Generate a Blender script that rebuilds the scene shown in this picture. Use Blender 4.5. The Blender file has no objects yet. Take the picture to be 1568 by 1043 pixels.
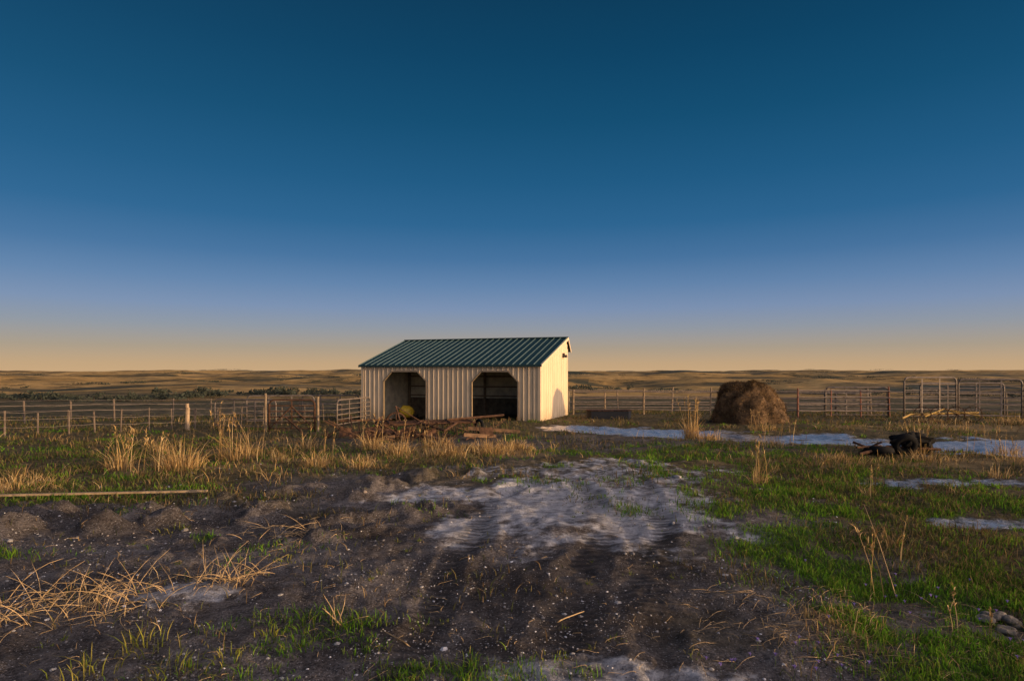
import bpy, bmesh, math, random
import numpy as np
from mathutils import Vector, Matrix
random.seed(7); rng=np.random.default_rng(11)
scene=bpy.context.scene
R=math.radians
SUN_EL=R(3.0); SUN_AZ=R(22.5)   # sun to the right (+X), swung toward the viewer's side (-Y)
sdir=Vector((math.cos(SUN_EL)*math.cos(SUN_AZ),-math.cos(SUN_EL)*math.sin(SUN_AZ),math.sin(SUN_EL)))
def s2l(c): return tuple(((v/255)/12.92 if v/255<=.04045 else ((v/255+.055)/1.055)**2.4) for v in c)

# ---------------------------------------------------------------- noise
def vnoise(x,y,seed=0):
    xi=np.floor(x).astype(np.int64); yi=np.floor(y).astype(np.int64)
    fx=x-xi; fy=y-yi; fx=fx*fx*(3-2*fx); fy=fy*fy*(3-2*fy)
    def h(a,b):
        n=(a*374761393+b*668265263+seed*974634777)&0xffffffff
        n=((n^(n>>13))*1274126177)&0xffffffff
        n=n^(n>>16)
        return (n&0xffff)/65535.0
    return (h(xi,yi)*(1-fx)+h(xi+1,yi)*fx)*(1-fy)+(h(xi,yi+1)*(1-fx)+h(xi+1,yi+1)*fx)*fy
def fbm(x,y,o=4,seed=0):
    s=0;a=.5;t=0
    for i in range(o):
        s=s+a*vnoise(x*2**i+i*17.3,y*2**i-i*9.1,seed+i);t+=a;a*=.5
    return s/t
def sm(a,b,v):
    t=np.clip((v-a)/(b-a),0,1);return t*t*(3-2*t)
def blob(x,y,cx,cy,rx,ry,soft=.35,n=.8,seed=3,fs=1.3):
    d=np.sqrt(((x-cx)/rx)**2+((y-cy)/ry)**2)+(fbm(x*fs,y*fs,4,seed)-.5)*n*2
    return 1-sm(1-soft,1+soft,d)
def pline(x,y,pts):
    best=np.full(np.shape(x),1e9)
    for (x0,y0),(x1,y1) in zip(pts[:-1],pts[1:]):
        dx,dy=x1-x0,y1-y0
        t=np.clip(((x-x0)*dx+(y-y0)*dy)/(dx*dx+dy*dy),0,1)
        best=np.minimum(best,np.hypot(x-x0-t*dx,y-y0-t*dy))
    return best
RUTS=[[(.45,2),(.6,5),(.95,7),(1.2,8.5),(1.3,10.5),(1.0,14),(.5,19),(-.2,25)],
      [(.95,2),(1.15,5),(1.55,7),(1.9,8.5),(2.3,10.5),(2.6,14),(2.4,19)],
      [(-.9,2),(-.75,5),(-.5,7.5),(-.3,10),(-.6,14),(-1,17)],
      [(-3.4,8.6),(-1.9,9.6),(0,11.2),(2,13.2),(5,16.2),(9,19)],
      [(-3.8,9.5),(-2.2,10.8),(-.2,12.6),(2,14.8),(5,17.9)],
      [(-3.2,7.4),(-1.8,8.6),(-.5,10.2),(.3,12)]]
POOL=[(2.2,23.0),(5,21.4),(8,19.6),(11,18.0),(15,16.6),(22,15.0)]
KD=[0,30,45,100,300,600,1000,1500,2500,4000,6000,9500]
KZ=[0,0,-.7,-3.2,-12,-23,-30,-27,-18,-8,-3,-25]
def ground_z(x,y,fine=True):
    x=np.asarray(x,float);y=np.asarray(y,float)
    d=np.hypot(x*.62,y)
    z=np.interp(d,KD,KZ)
    z=z+sm(200,800,d)*(fbm(x/300+5,y/360,3,21)-.5)*46*np.clip(d/1300,.42,1)*(1-.4*sm(2500,4000,d))
    z=z+sm(900,2600,d)*(fbm(x/900+2,y/700,4,27)-.45)*40*(1-.5*sm(3500,5500,d))
    z=z+sm(35,120,d)*(fbm(x/60,y/60,3,5)-.5)*2.4
    z=z-.22*sm(0,7,-x)*sm(14,27,y)*(1-sm(45,80,y))
    near=1-sm(40,90,d)
    z=z+near*(fbm(x*.35,y*.35,3,31)-.5)*.14*(1-.6*sm(20,27,y))
    if fine:
        m=1-sm(22,40,d)
        z=z+m*(fbm(x*2.0,y*2.0,4,8)-.5)*.08
        z=z+m*(fbm(x*8,y*8,3,9)-.5)*.04
        cl=1-sm(.2,1.2,pline(x+fbm(x,y,2,4)-.5,y,[(-6.6,8.4),(-4.4,9.2),(-3,10.6),(-1.5,12.2)]))
        z=z+cl*np.clip(fbm(x*1.7,y*2.3,5,55)-.44,0,1)*.8
        cl2=1-sm(.1,.8,pline(x,y,[(-3.8,7.4),(-2.4,8.2),(-1.2,9.2)]))
        z=z+cl2*np.clip(fbm(x*2.6,y*3.2,5,56)-.47,0,1)*.55
        for i,r in enumerate(RUTS):
            dd=pline(x+(fbm(x*.6,y*.6,2,60+i)-.5)*.5,y,r)
            a=m*(.024 if i<3 else .045)*sm(.3,.6,fbm(x*.7,y*.7,2,99+i))
            z=z-a*np.exp(-(dd/.16)**2)+a*.5*np.exp(-((dd-.27)/.09)**2)
        p=pline(x,y,POOL)
        z=z-.07*np.exp(-(p/1.3)**2)
    return z
def m_green(x,y):
    g=blob(x,y,5.6,10.5,2.7,3.6,.4,.9,41)
    g=np.maximum(g,blob(x,y,4.0,6.0,1.5,2.5,.4,.7,42))
    g=np.maximum(g,blob(x,y,-.35,4.2,.55,.3,.5,1.0,43,4)*.55)
    g=np.maximum(g,blob(x,y,-2.0,4.2,.4,.3,.5,1.0,44,4)*.5)
    g=np.maximum(g,blob(x,y,-6.8,10.8,2.0,1.1,.4,.9,45)*.8)
    g=np.maximum(g,blob(x,y,5.5,16.0,4.5,1.5,.4,.9,46)*.7)
    g=np.maximum(g,blob(x,y,-7.5,15.5,5,2.6,.5,1.1,47)*.4)
    g=np.maximum(g,blob(x,y,1.3,11.7,.9,.5,.4,1.2,48,2)*.5)
    g=np.maximum(g,blob(x,y,-1.6,5.0,.5,.4,.4,1.1,49,3)*.35)
    g=np.maximum(g,.7*sm(.62,.72,fbm(x*1.1,y*1.1,3,77))*sm(9,12,y+abs(x)))
    g=g*(.12+.88*sm(.38,.54,fbm(x*1.5,y*1.5,4,143)))
    return np.clip(g,0,1)
def m_pale(x,y):
    p=blob(x,y,1.1,9.9,1.9,2.4,.5,.9,51)
    p=np.maximum(p,blob(x,y,2.0,13.0,2.1,1.6,.5,1.0,52)*.6)
    p=np.maximum(p,blob(x,y,-.2,10.6,1.5,.8,.5,.9,57)*.7)
    p=np.maximum(p,blob(x,y,.55,4.15,.8,.35,.5,.8,53,2)*.75)
    p=np.maximum(p,blob(x,y,-3.1,5.9,.5,.3,.5,1.2,54,5)*.7)
    p=np.maximum(p,blob(x,y,4.0,5.6,.5,.4,.5,1.1,56,4)*.3)
    return p
def m_wet(x,y):
    d=pline(x,y,POOL)/(1.0+.07*np.clip(x,0,20))+(fbm(x*.8,y*1.8,5,61)-.5)*2.4
    w=1-sm(.5,1.25,d)
    w=np.maximum(w,blob(x,y,6.7,8.7,1.1,.25,.45,1.1,62,2)*.65)
    w=np.maximum(w,blob(x,y,8.3,11.9,1.6,.5,.45,1.1,63,2)*.65)
    return w
def m_straw(x,y):
    s=blob(x,y,-1.0,16.4,1.9,1.3,.4,.6,71)
    s=np.maximum(s,blob(x,y,-3.4,15.4,2.6,1.4,.5,1.0,72)*.55)
    s=np.maximum(s,blob(x,y,-6.9,13.6,1.5,1.1,.5,1.0,73)*.6)
    s=np.maximum(s,blob(x,y,-8.8,11.2,1.2,.6,.4,.6,74))
    s=np.maximum(s,blob(x,y,-3.6,5.6,1.0,.7,.5,.9,75,2)*.35)
    s=np.maximum(s,blob(x,y,2.6,5.0,.5,.7,.5,.9,76,2)*.45)
    s=np.maximum(s,blob(x,y,9,14.6,4.6,.8,.4,.9,78)*.7)
    s=np.maximum(s,blob(x,y,18,23.5,6,1.8,.4,.7,79)*.8)
    s=np.maximum(s,blob(x,y,5.5,19.4,1.3,.4,.4,.5,80)*.8)
    s=np.maximum(s,blob(x,y,4.0,4.4,.7,.5,.4,.7,81,2)*.55)
    s=np.maximum(s,sm(.56,.68,fbm(x*.7,y*.9,4,88))*sm(10,13,y)*(1-sm(24,30,y))*.35)
    return s

# ---------------------------------------------------------------- material helpers
def newmat(name):
    m=bpy.data.materials.new(name);m.use_nodes=True
    nt=m.node_tree;b=nt.nodes['Principled BSDF'];return m,nt,b
def noise_tex(nt,vec,scale,detail=5,rough=.6):
    n=nt.nodes.new('ShaderNodeTexNoise');n.inputs['Scale'].default_value=scale
    n.inputs['Detail'].default_value=detail;n.inputs['Roughness'].default_value=rough
    nt.links.new(vec,n.inputs['Vector']);return n
def ramp(nt,fac,stops):
    r=nt.nodes.new('ShaderNodeValToRGB');e=r.color_ramp.elements
    e[0].position=stops[0][0];e[0].color=(*stops[0][1],1) if not np.isscalar(stops[0][1]) else (stops[0][1],)*3+(1,)
    e[1].position=stops[-1][0];c=stops[-1][1];e[1].color=(*c,1) if not np.isscalar(c) else (c,)*3+(1,)
    for p,c in stops[1:-1]:
        k=e.new(p);k.color=(*c,1) if not np.isscalar(c) else (c,)*3+(1,)
    nt.links.new(fac,r.inputs[0]);return r
def mixc(nt,fac,a,b,mode='MIX'):
    m=nt.nodes.new('ShaderNodeMix');m.data_type='RGBA';m.blend_type=mode
    for s,v in ((0,fac),(6,a),(7,b)):
        if hasattr(v,'is_output'): nt.links.new(v,m.inputs[s])
        elif s==0: m.inputs[0].default_value=v
        else: m.inputs[s].default_value=(*v,1)
    return m.outputs[2]
def mth(nt,op,a,b=0.0,clamp=False):
    m=nt.nodes.new('ShaderNodeMath');m.operation=op;m.use_clamp=clamp
    for i,v in ((0,a),(1,b)):
        if hasattr(v,'is_output'): nt.links.new(v,m.inputs[i])
        else: m.inputs[i].default_value=v
    return m.outputs[0]
def simple(name,col,rough=.6,metal=0,var=.25,scale=6,bump=.1,spec=.4):
    m,nt,b=newmat(name)
    tc=nt.nodes.new('ShaderNodeTexCoord')
    n=noise_tex(nt,tc.outputs['Object'],scale,6,.65)
    r=ramp(nt,n.outputs[0],[(.32,tuple(v*(1-var*1.6) for v in col)),(.62,col)])
    nt.links.new(r.outputs[0],b.inputs['Base Color'])
    b.inputs['Roughness'].default_value=rough;b.inputs['Metallic'].default_value=metal;b.inputs['Specular IOR Level'].default_value=spec
    if bump:
        bp=nt.nodes.new('ShaderNodeBump');bp.inputs['Strength'].default_value=bump;bp.inputs['Distance'].default_value=.02
        n2=noise_tex(nt,tc.outputs['Object'],scale*6,4)
        nt.links.new(n2.outputs[0],bp.inputs['Height']);nt.links.new(bp.outputs[0],b.inputs['Normal'])
    return m

# ---------------------------------------------------------------- mesh helpers
def link(o,parent=None):
    scene.collection.objects.link(o)
    if parent: o.parent=parent
    return o
def mesh_obj(name,verts,faces,mat=None,parent=None,smooth=False):
    me=bpy.data.meshes.new(name);me.from_pydata([tuple(v) for v in verts],[],faces);me.update()
    o=bpy.data.objects.new(name,me)
    if mat: me.materials.append(mat)
    if smooth: me.polygons.foreach_set('use_smooth',[True]*len(me.polygons))
    return link(o,parent)
def empty(name,loc=(0,0,0),rz=0):
    e=bpy.data.objects.new(name,None);e.location=loc;e.rotation_euler=(0,0,rz);e.empty_display_size=.3
    return link(e)
class MB:
    def __init__(s): s.v=[];s.f=[]
    def box(s,x0,x1,y0,y1,z0,z1):
        b=len(s.v)
        s.v+=[(x0,y0,z0),(x1,y0,z0),(x1,y1,z0),(x0,y1,z0),(x0,y0,z1),(x1,y0,z1),(x1,y1,z1),(x0,y1,z1)]
        s.f+=[tuple(b+i for i in q) for q in ((0,3,2,1),(4,5,6,7),(0,1,5,4),(1,2,6,5),(2,3,7,6),(3,0,4,7))]
    def prism(s,poly,axis,a,b):
        n=len(poly);k=len(s.v)
        for t in (a,b):
            for p,q in poly: s.v.append((t,p,q) if axis==0 else ((p,t,q) if axis==1 else (p,q,t)))
        s.f.append(tuple(range(k,k+n)));s.f.append(tuple(range(k+2*n-1,k+n-1,-1)))
        for i in range(n):
            j=(i+1)%n;s.f.append((k+i,k+n+i,k+n+j,k+j))
    def tube(s,pts,r,seg=7,r2=None):
        pts=[Vector(p) for p in pts];k=len(s.v);n=len(pts)
        for i,p in enumerate(pts):
            d=(pts[min(i+1,n-1)]-pts[max(i-1,0)]).normalized()
            up=Vector((0,0,1)) if abs(d.z)<.9 else Vector((1,0,0))
            a=d.cross(up).normalized();b=d.cross(a)
            rr=r if r2 is None else r+(r2-r)*i/(n-1)
            for j in range(seg):
                t=2*math.pi*j/seg;s.v.append(tuple(p+a*math.cos(t)*rr+b*math.sin(t)*rr))
        for i in range(n-1):
            for j in range(seg):
                j2=(j+1)%seg;s.f.append((k+i*seg+j,k+i*seg+j2,k+(i+1)*seg+j2,k+(i+1)*seg+j))
        s.f.append(tuple(k+j for j in range(seg))[::-1]);s.f.append(tuple(k+(n-1)*seg+j for j in range(seg)))
    def torus(s,c,R_,r,axis=(0,1,0),seg=26,rs=8):
        ax=Vector(axis).normalized();u=ax.orthogonal().normalized();w=ax.cross(u);k=len(s.v);c=Vector(c)
        for i in range(seg):
            t=2*math.pi*i/seg;rad=u*math.cos(t)+w*math.sin(t)
            for j in range(rs):
                a=2*math.pi*j/rs;s.v.append(tuple(c+rad*(R_+r*math.cos(a))+ax*r*math.sin(a)))
        for i in range(seg):
            for j in range(rs):
                s.f.append((k+i*rs+j,k+((i+1)%seg)*rs+j,k+((i+1)%seg)*rs+(j+1)%rs,k+i*rs+(j+1)%rs))
    def obj(s,name,mat,parent=None,smooth=False):
        o=mesh_obj(name,s.v,s.f,mat,parent,smooth)
        bm=bmesh.new();bm.from_mesh(o.data);bmesh.ops.recalc_face_normals(bm,faces=bm.faces);bm.to_mesh(o.data);bm.free()
        return o

# ---------------------------------------------------------------- GROUND
ang=np.concatenate([np.arange(-60,60,.22)])
rest=np.arange(60,300,6.0)
ang=np.radians(np.concatenate([ang,rest]))
K=840
rad=np.concatenate([[0.0],np.exp(np.linspace(math.log(.6),math.log(9400),K))])
OY=-.5
A,Rr=np.meshgrid(ang,rad)
X=Rr*np.sin(A);Y=Rr*np.cos(A)+OY
Z=ground_z(X,Y)
nA=len(ang);nR=len(rad)
DR=math.log(9400/.6)/(K-1)
def gz(x,y):
    r=math.hypot(x,y-OY);a=math.degrees(math.atan2(x,y-OY))
    if r<.7 or abs(a)>59: return float(ground_z(np.array([x]),np.array([y]))[0])
    ti=1+math.log(r/.6)/DR;ta=(a+60)/.22
    i=min(int(ti),nR-2);j=int(ta);u=ti-i;v=ta-j
    return float((Z[i,j]*(1-v)+Z[i,j+1]*v)*(1-u)+(Z[i+1,j]*(1-v)+Z[i+1,j+1]*v)*u)
co=np.stack([X,Y,Z],-1).reshape(-1,3)
i,j=np.meshgrid(np.arange(nR-1),np.arange(nA),indexing='ij')
j2=(j+1)%nA
faces=np.stack([i*nA+j,i*nA+j2,(i+1)*nA+j2,(i+1)*nA+j],-1).reshape(-1,4)[:, ::-1]
def np_mesh(name,co,faces,smooth=False):
    me=bpy.data.meshes.new(name);k=faces.shape[1]
    me.vertices.add(len(co));me.vertices.foreach_set('co',co.astype(np.float32).ravel())
    me.loops.add(faces.size);me.loops.foreach_set('vertex_index',faces.astype(np.int32).ravel())
    me.polygons.add(len(faces));me.polygons.foreach_set('loop_start',np.arange(0,faces.size,k,dtype=np.int32))
    me.polygons.foreach_set('loop_total',np.full(len(faces),k,dtype=np.int32))
    me.polygons.foreach_set('use_smooth',np.full(len(faces),smooth))
    me.update(calc_edges=True);me.validate();return me
me=np_mesh('ground',co,faces,True)
def attr(me,name,rgb):
    a=me.attributes.new(name,'FLOAT_COLOR','POINT')
    c=np.ones((len(rgb),4),np.float32);c[:,:3]=rgb;a.data.foreach_set('color',c.ravel())
def m_dirt(x,y):
    d=np.maximum(blob(x,y,-.6,6,4.2,7.3,.35,.6,92,.8),blob(x,y,-5.5,7.0,4.5,3.0,.35,.5,93,.8))
    return np.maximum(d,blob(x,y,1,18.5,6,2.6,.5,.9,94,.7)*.65)
NV=len(co);ix=np.where(np.hypot(co[:,0],co[:,1])<70)[0];fx,fy=co[ix,0],co[ix,1]
mA=np.zeros((NV,3));mB=np.zeros((NV,3));mC=np.zeros((NV,3))
tr=np.zeros(len(fx))
for i_,r in enumerate(RUTS[:3]): tr=np.maximum(tr,np.exp(-(pline(fx+(fbm(fx*.6,fy*.6,2,60+i_)-.5)*.5,fy,r)/.2)**4)*sm(.2,.5,fbm(fx*.8,fy*.8,2,130+i_)))
tr*=(1-sm(9,13,fy))
mA[ix]=np.stack([m_green(fx,fy),m_pale(fx,fy),m_straw(fx,fy)],-1)
mB[ix,0]=tr;mB[ix,1]=m_wet(fx,fy);mC[ix,0]=m_dirt(fx,fy)
mC[ix,1]=np.maximum(blob(fx,fy,.35,5.9,1.4,1.5,.6,.7,181,1.5),blob(fx,fy,-3.0,8.6,3.5,1.2,.6,.8,182,1.2)*.6)
mB[:,2]=sm(26,46,np.hypot(co[:,0]*.8,co[:,1])+(fbm(co[:,0]*.1,co[:,1]*.1,3,91)-.5)*8)
attr(me,'mA',mA);attr(me,'mB',mB);attr(me,'mC',mC)
ground=link(bpy.data.objects.new('ground',me))
m,nt,b=newmat('ground_soil_and_grass')
L=nt.links.new
tc=nt.nodes.new('ShaderNodeTexCoord');P=tc.outputs['Object']
def at(n):
    a=nt.nodes.new('ShaderNodeAttribute');a.attribute_name=n
    s=nt.nodes.new('ShaderNodeSeparateColor');L(a.outputs['Color'],s.inputs[0]);return s.outputs
aA,aB,aC=at('mA'),at('mB'),at('mC')
n1=noise_tex(nt,P,.9,6,.62);n2=noise_tex(nt,P,5,7,.68);n3=noise_tex(nt,P,38,5,.7);n4=noise_tex(nt,P,170,3,.6)
soil=ramp(nt,n2.outputs[0],[(.3,(.04,.036,.034)),(.5,(.11,.098,.094)),(.68,(.25,.23,.22))]).outputs[0]
soil=mixc(nt,ramp(nt,n3.outputs[0],[(.42,0.),(.72,1.)]).outputs[0],soil,(.32,.295,.285))
soil=mixc(nt,1.0,soil,ramp(nt,n1.outputs[0],[(.35,(.5,.47,.46)),(.65,(1.35,1.34,1.37))]).outputs[0],'MULTIPLY')
soil=mixc(nt,mth(nt,'MULTIPLY',aC[1],.55),soil,(.045,.038,.035))
verge=ramp(nt,n2.outputs[0],[(.3,(.05,.044,.024)),(.5,(.13,.105,.055)),(.7,(.27,.21,.115))]).outputs[0]
base=mixc(nt,aC[0],verge,soil)
def brk(mask,nz,lo=.35,hi=.65,k=1.2):
    v=mth(nt,'ADD',mask,mth(nt,'MULTIPLY',mth(nt,'SUBTRACT',nz,.5),k))
    mr=nt.nodes.new('ShaderNodeMapRange');mr.interpolation_type='SMOOTHSTEP'
    L(v,mr.inputs[0]);mr.inputs[1].default_value=lo;mr.inputs[2].default_value=hi;return mr.outputs[0]
pale=ramp(nt,n2.outputs[0],[(.3,(.20,.20,.22)),(.5,(.48,.48,.52)),(.7,(.80,.80,.85))]).outputs[0]
base=mixc(nt,brk(aA[1],n2.outputs[0],.25,.85,1.7),base,pale)
base=mixc(nt,mth(nt,'MULTIPLY',brk(aA[2],n3.outputs[0],.3,.8,.9),.75),base,mixc(nt,n3.outputs[0],(.18,.12,.05),(.55,.40,.2)))
base=mixc(nt,mth(nt,'MULTIPLY',brk(aA[0],n3.outputs[0],.35,.8,.9),.75),base,mixc(nt,n3.outputs[0],(.03,.06,.012),(.13,.21,.035)))
vo=nt.nodes.new('ShaderNodeTexVoronoi');vo.inputs['Scale'].default_value=42;L(P,vo.inputs['Vector'])
fl=mth(nt,'LESS_THAN',vo.outputs['Distance'],.22)
fs=nt.nodes.new('ShaderNodeSeparateColor');L(vo.outputs['Color'],fs.inputs[0])
fl=mth(nt,'MULTIPLY',mth(nt,'MULTIPLY',fl,mth(nt,'GREATER_THAN',fs.outputs[0],.65)),aC[0])
base=mixc(nt,fl,base,(.42,.41,.43))
wv=nt.nodes.new('ShaderNodeTexWave');wv.inputs['Scale'].default_value=2.3;wv.bands_direction='Y';wv.inputs['Distortion'].default_value=.9;wv.inputs['Detail'].default_value=2;wv.inputs['Detail Scale'].default_value=2;L(P,wv.inputs['Vector'])
base=mixc(nt,mth(nt,'MULTIPLY',aB[0],mth(nt,'SUBTRACT',.75,mth(nt,'MULTIPLY',wv.outputs['Fac'],.45))),base,(.05,.044,.042))
wet=brk(aB[1],n2.outputs[0],.25,.75,1.5)
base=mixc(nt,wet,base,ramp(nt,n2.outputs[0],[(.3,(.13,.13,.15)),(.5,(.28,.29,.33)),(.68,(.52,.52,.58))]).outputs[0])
mp=nt.nodes.new('ShaderNodeMapping');mp.inputs['Scale'].default_value=(.0024,.0026,0);mp.inputs['Rotation'].default_value=(0,0,.12);L(P,mp.inputs[0])
f1=noise_tex(nt,mp.outputs[0],1.0,6,.62)
vf=nt.nodes.new('ShaderNodeTexVoronoi');vf.inputs['Scale'].default_value=.9;vf.distance='CHEBYCHEV';L(mp.outputs[0],vf.inputs['Vector'])
fsep=nt.nodes.new('ShaderNodeSeparateColor');L(vf.outputs['Color'],fsep.inputs[0])
fmix=mth(nt,'ADD',mth(nt,'MULTIPLY',f1.outputs[0],.76),mth(nt,'MULTIPLY',fsep.outputs[0],.24))
fld=ramp(nt,fmix,[(.34,(.07,.08,.06)),(.41,(.20,.155,.08)),(.46,(.50,.32,.12)),(.55,(.62,.41,.17)),(.61,(.30,.22,.11)),(.67,(.10,.11,.09))]).outputs[0]
f2=noise_tex(nt,P,.05,6,.7)
fld=mixc(nt,1.0,fld,ramp(nt,f2.outputs[0],[(.35,.7),(.65,1.2)]).outputs[0],'MULTIPLY')
f3=noise_tex(nt,P,.012,8,.75)
fld=mixc(nt,ramp(nt,f3.outputs[0],[(.55,0.),(.61,.9)]).outputs[0],fld,(.07,.068,.042))
sx=nt.nodes.new('ShaderNodeSeparateXYZ');L(P,sx.inputs[0])
mid=nt.nodes.new('ShaderNodeMapRange');L(mth(nt,'ADD',sx.outputs[1],mth(nt,'MULTIPLY',mth(nt,'SUBTRACT',f1.outputs[0],.5),900)),mid.inputs[0]);mid.inputs[1].default_value=400;mid.inputs[2].default_value=640
nearfld=mixc(nt,ramp(nt,f2.outputs[0],[(.4,0.),(.62,1.)]).outputs[0],(.08,.078,.045),(.20,.165,.10))
fld=mixc(nt,mid.outputs[0],nearfld,fld)
base=mixc(nt,aB[2],base,fld)
L(base,b.inputs['Base Color'])
rg=nt.nodes.new('ShaderNodeMapRange');L(wet,rg.inputs[0]);rg.inputs[3].default_value=.95;rg.inputs[4].default_value=.16;L(rg.outputs[0],b.inputs['Roughness'])
sp=nt.nodes.new('ShaderNodeMapRange');L(wet,sp.inputs[0]);sp.inputs[3].default_value=.08;sp.inputs[4].default_value=.7;L(sp.outputs[0],b.inputs['Specular IOR Level'])
h=mth(nt,'ADD',mth(nt,'MULTIPLY',n2.outputs[0],1.7),mth(nt,'MULTIPLY',n3.outputs[0],.85))
h=mth(nt,'ADD',h,mth(nt,'MULTIPLY',n4.outputs[0],.18))
h=mth(nt,'ADD',h,mth(nt,'MULTIPLY',mth(nt,'MULTIPLY',wv.outputs['Fac'],aB[0]),.8))
h=mth(nt,'MULTIPLY',h,mth(nt,'SUBTRACT',1.0,mth(nt,'MULTIPLY',wet,.93)))
bp=nt.nodes.new('ShaderNodeBump');bp.inputs['Strength'].default_value=1.0;bp.inputs['Distance'].default_value=.06;L(h,bp.inputs['Height'])
gn=noise_tex(nt,P,1.7,2,.5)
vs=nt.nodes.new('ShaderNodeVectorMath');vs.operation='SUBTRACT';L(gn.outputs['Color'],vs.inputs[0]);vs.inputs[1].default_value=(.5,.5,.5)
vm=nt.nodes.new('ShaderNodeVectorMath');vm.operation='MULTIPLY';L(vs.outputs[0],vm.inputs[0]);vm.inputs[1].default_value=(9,9,0)
vsc=nt.nodes.new('ShaderNodeVectorMath');vsc.operation='SCALE';L(vm.outputs[0],vsc.inputs[0]);L(aB[2],vsc.inputs['Scale'])
va=nt.nodes.new('ShaderNodeVectorMath');va.operation='ADD';L(vsc.outputs[0],va.inputs[0]);L(bp.outputs[0],va.inputs[1])
vn=nt.nodes.new('ShaderNodeVectorMath');vn.operation='NORMALIZE';L(va.outputs[0],vn.inputs[0]);L(vn.outputs[0],b.inputs['Normal'])
me.materials.append(m)

# ---------------------------------------------------------------- vegetation
def blades(name,sets,trans=.35):
    V=[];C=[];Fq=[];off=0
    for (p,H,az,lean,W,col) in sets:
        n=len(p);fz=rng.uniform(0,math.pi,n)
        sx_,sy_=np.cos(fz)*W/2,np.sin(fz)*W/2
        vs_=[]
        for t,wf in ((0,1),(.4,.85),(.75,.55),(1,.08)):
            hx=lean*H*t**1.7;zz=H*t*np.clip(1-.42*lean*t,.06,1)
            cx=p[:,0]+np.cos(az)*hx;cy=p[:,1]+np.sin(az)*hx;cz=p[:,2]+zz-.01*(t==0)
            vs_.append(np.stack([cx-sx_*wf,cy-sy_*wf,cz],-1));vs_.append(np.stack([cx+sx_*wf,cy+sy_*wf,cz],-1))
        v=np.stack(vs_,1).reshape(-1,3);V.append(v)
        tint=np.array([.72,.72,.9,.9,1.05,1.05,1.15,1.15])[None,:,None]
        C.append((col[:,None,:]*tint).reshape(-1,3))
        b0=off+np.arange(n)*8
        for k in (0,2,4): Fq.append(np.stack([b0+k,b0+k+1,b0+k+3,b0+k+2],-1))
        off+=n*8
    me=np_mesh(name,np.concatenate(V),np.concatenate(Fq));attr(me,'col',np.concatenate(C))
    m=bpy.data.materials.new(name+'_blades');m.use_nodes=True;nt=m.node_tree;nt.nodes.clear()
    o=nt.nodes.new('ShaderNodeOutputMaterial');a=nt.nodes.new('ShaderNodeAttribute');a.attribute_name='col'
    d=nt.nodes.new('ShaderNodeBsdfDiffuse');t=nt.nodes.new('ShaderNodeBsdfTranslucent');x=nt.nodes.new('ShaderNodeMixShader');x.inputs[0].default_value=trans
    for s in (d,t): nt.links.new(a.outputs['Color'],s.inputs[0])
    nt.links.new(d.outputs[0],x.inputs[1]);nt.links.new(t.outputs[0],x.inputs[2]);nt.links.new(x.outputs[0],o.inputs[0])
    me.materials.append(m);return link(bpy.data.objects.new(name,me))
def pal(n,cols,var=.25):
    c=np.array(cols)[rng.integers(0,len(cols),n)];return c*(1+rng.uniform(-var,var,(n,1)))
def P3(x,y):
    return np.stack([x,y,ground_z(x,y)],-1)
GOLD=[(.62,.42,.18),(.5,.33,.13),(.7,.52,.27),(.42,.27,.11),(.38,.27,.14),(.24,.15,.08)]
GRN=[(.10,.24,.02),(.15,.32,.025),(.08,.17,.02),(.22,.34,.04),(.18,.20,.05)]
OLV=[(.12,.13,.04),(.18,.15,.06),(.08,.10,.03),(.28,.20,.10),(.18,.12,.06)]
def foot(x,y):
    dx,dy=x-1.14,y-26.0
    u=8.4+(dx*.9397-dy*.342);v=dx*.342+dy*.9397
    return (u>-.1)&(u<8.5)&(v>-.05)&(v<4.4)
def scatter(n,x0,x1,y0,y1,mask,bias=1.0):
    t=rng.random(n)
    y=y0*(y1/y0)**t
    x=rng.uniform(x0,x1,n)*(y/y1 if bias==2 else 1)
    k=(rng.random(n)<mask(x,y))&(~foot(x,y))
    return x[k],y[k]
gs=[]
x,y=scatter(250000,-24,24,3.2,26,lambda x,y:m_green(x,y)*(1-np.clip(m_wet(x,y)*1.6,0,1)),2)
n=len(x);H=rng.uniform(.03,.10,n)*(1+.2*(y>9))*(.6+.8*vnoise(x*2.3,y*2.3,302));gs.append((P3(x,y),H,rng.uniform(0,6.28,n),rng.uniform(.1,1.0,n),.003+.0009*y,pal(n,GRN)*(.75+.5*vnoise(x*1.2,y*1.2,303))[:,None]))
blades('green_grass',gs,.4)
ls=[]
def mlow(x,y):
    return np.clip((1-m_dirt(x,y))*.8+.05,0,1)*sm(.40,.6,fbm(x*.9,y*.9,4,95))*(1-np.clip(m_wet(x,y)*1.8,0,1))*(1-.8*m_pale(x,y))
x,y=scatter(160000,-40,40,3.2,42,mlow,2)
n=len(x);H=rng.uniform(.04,.15,n)*(1+.4*(y>11));ls.append((P3(x,y),H,rng.uniform(0,6.28,n),rng.uniform(.1,1.1,n),.003+.0009*y,pal(n,OLV)))
blades('low_weeds',ls,.3)
ds=[]
x,y=scatter(160000,-30,30,3.2,30,lambda x,y:m_straw(x,y)*.42*sm(.35,.6,fbm(x*1.4,y*1.4,3,171))*(1-np.clip(m_wet(x,y)*1.5,0,1)),2)
n=len(x);H=rng.uniform(.07,.32,n)*np.where(y<7,.5,1.)*(.6+.8*vnoise(x*1.1,y*1.1,301));ds.append((P3(x,y),H,rng.uniform(0,6.28,n),rng.uniform(.1,1.6,n),.003+.0007*y,pal(n,GOLD)))
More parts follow.
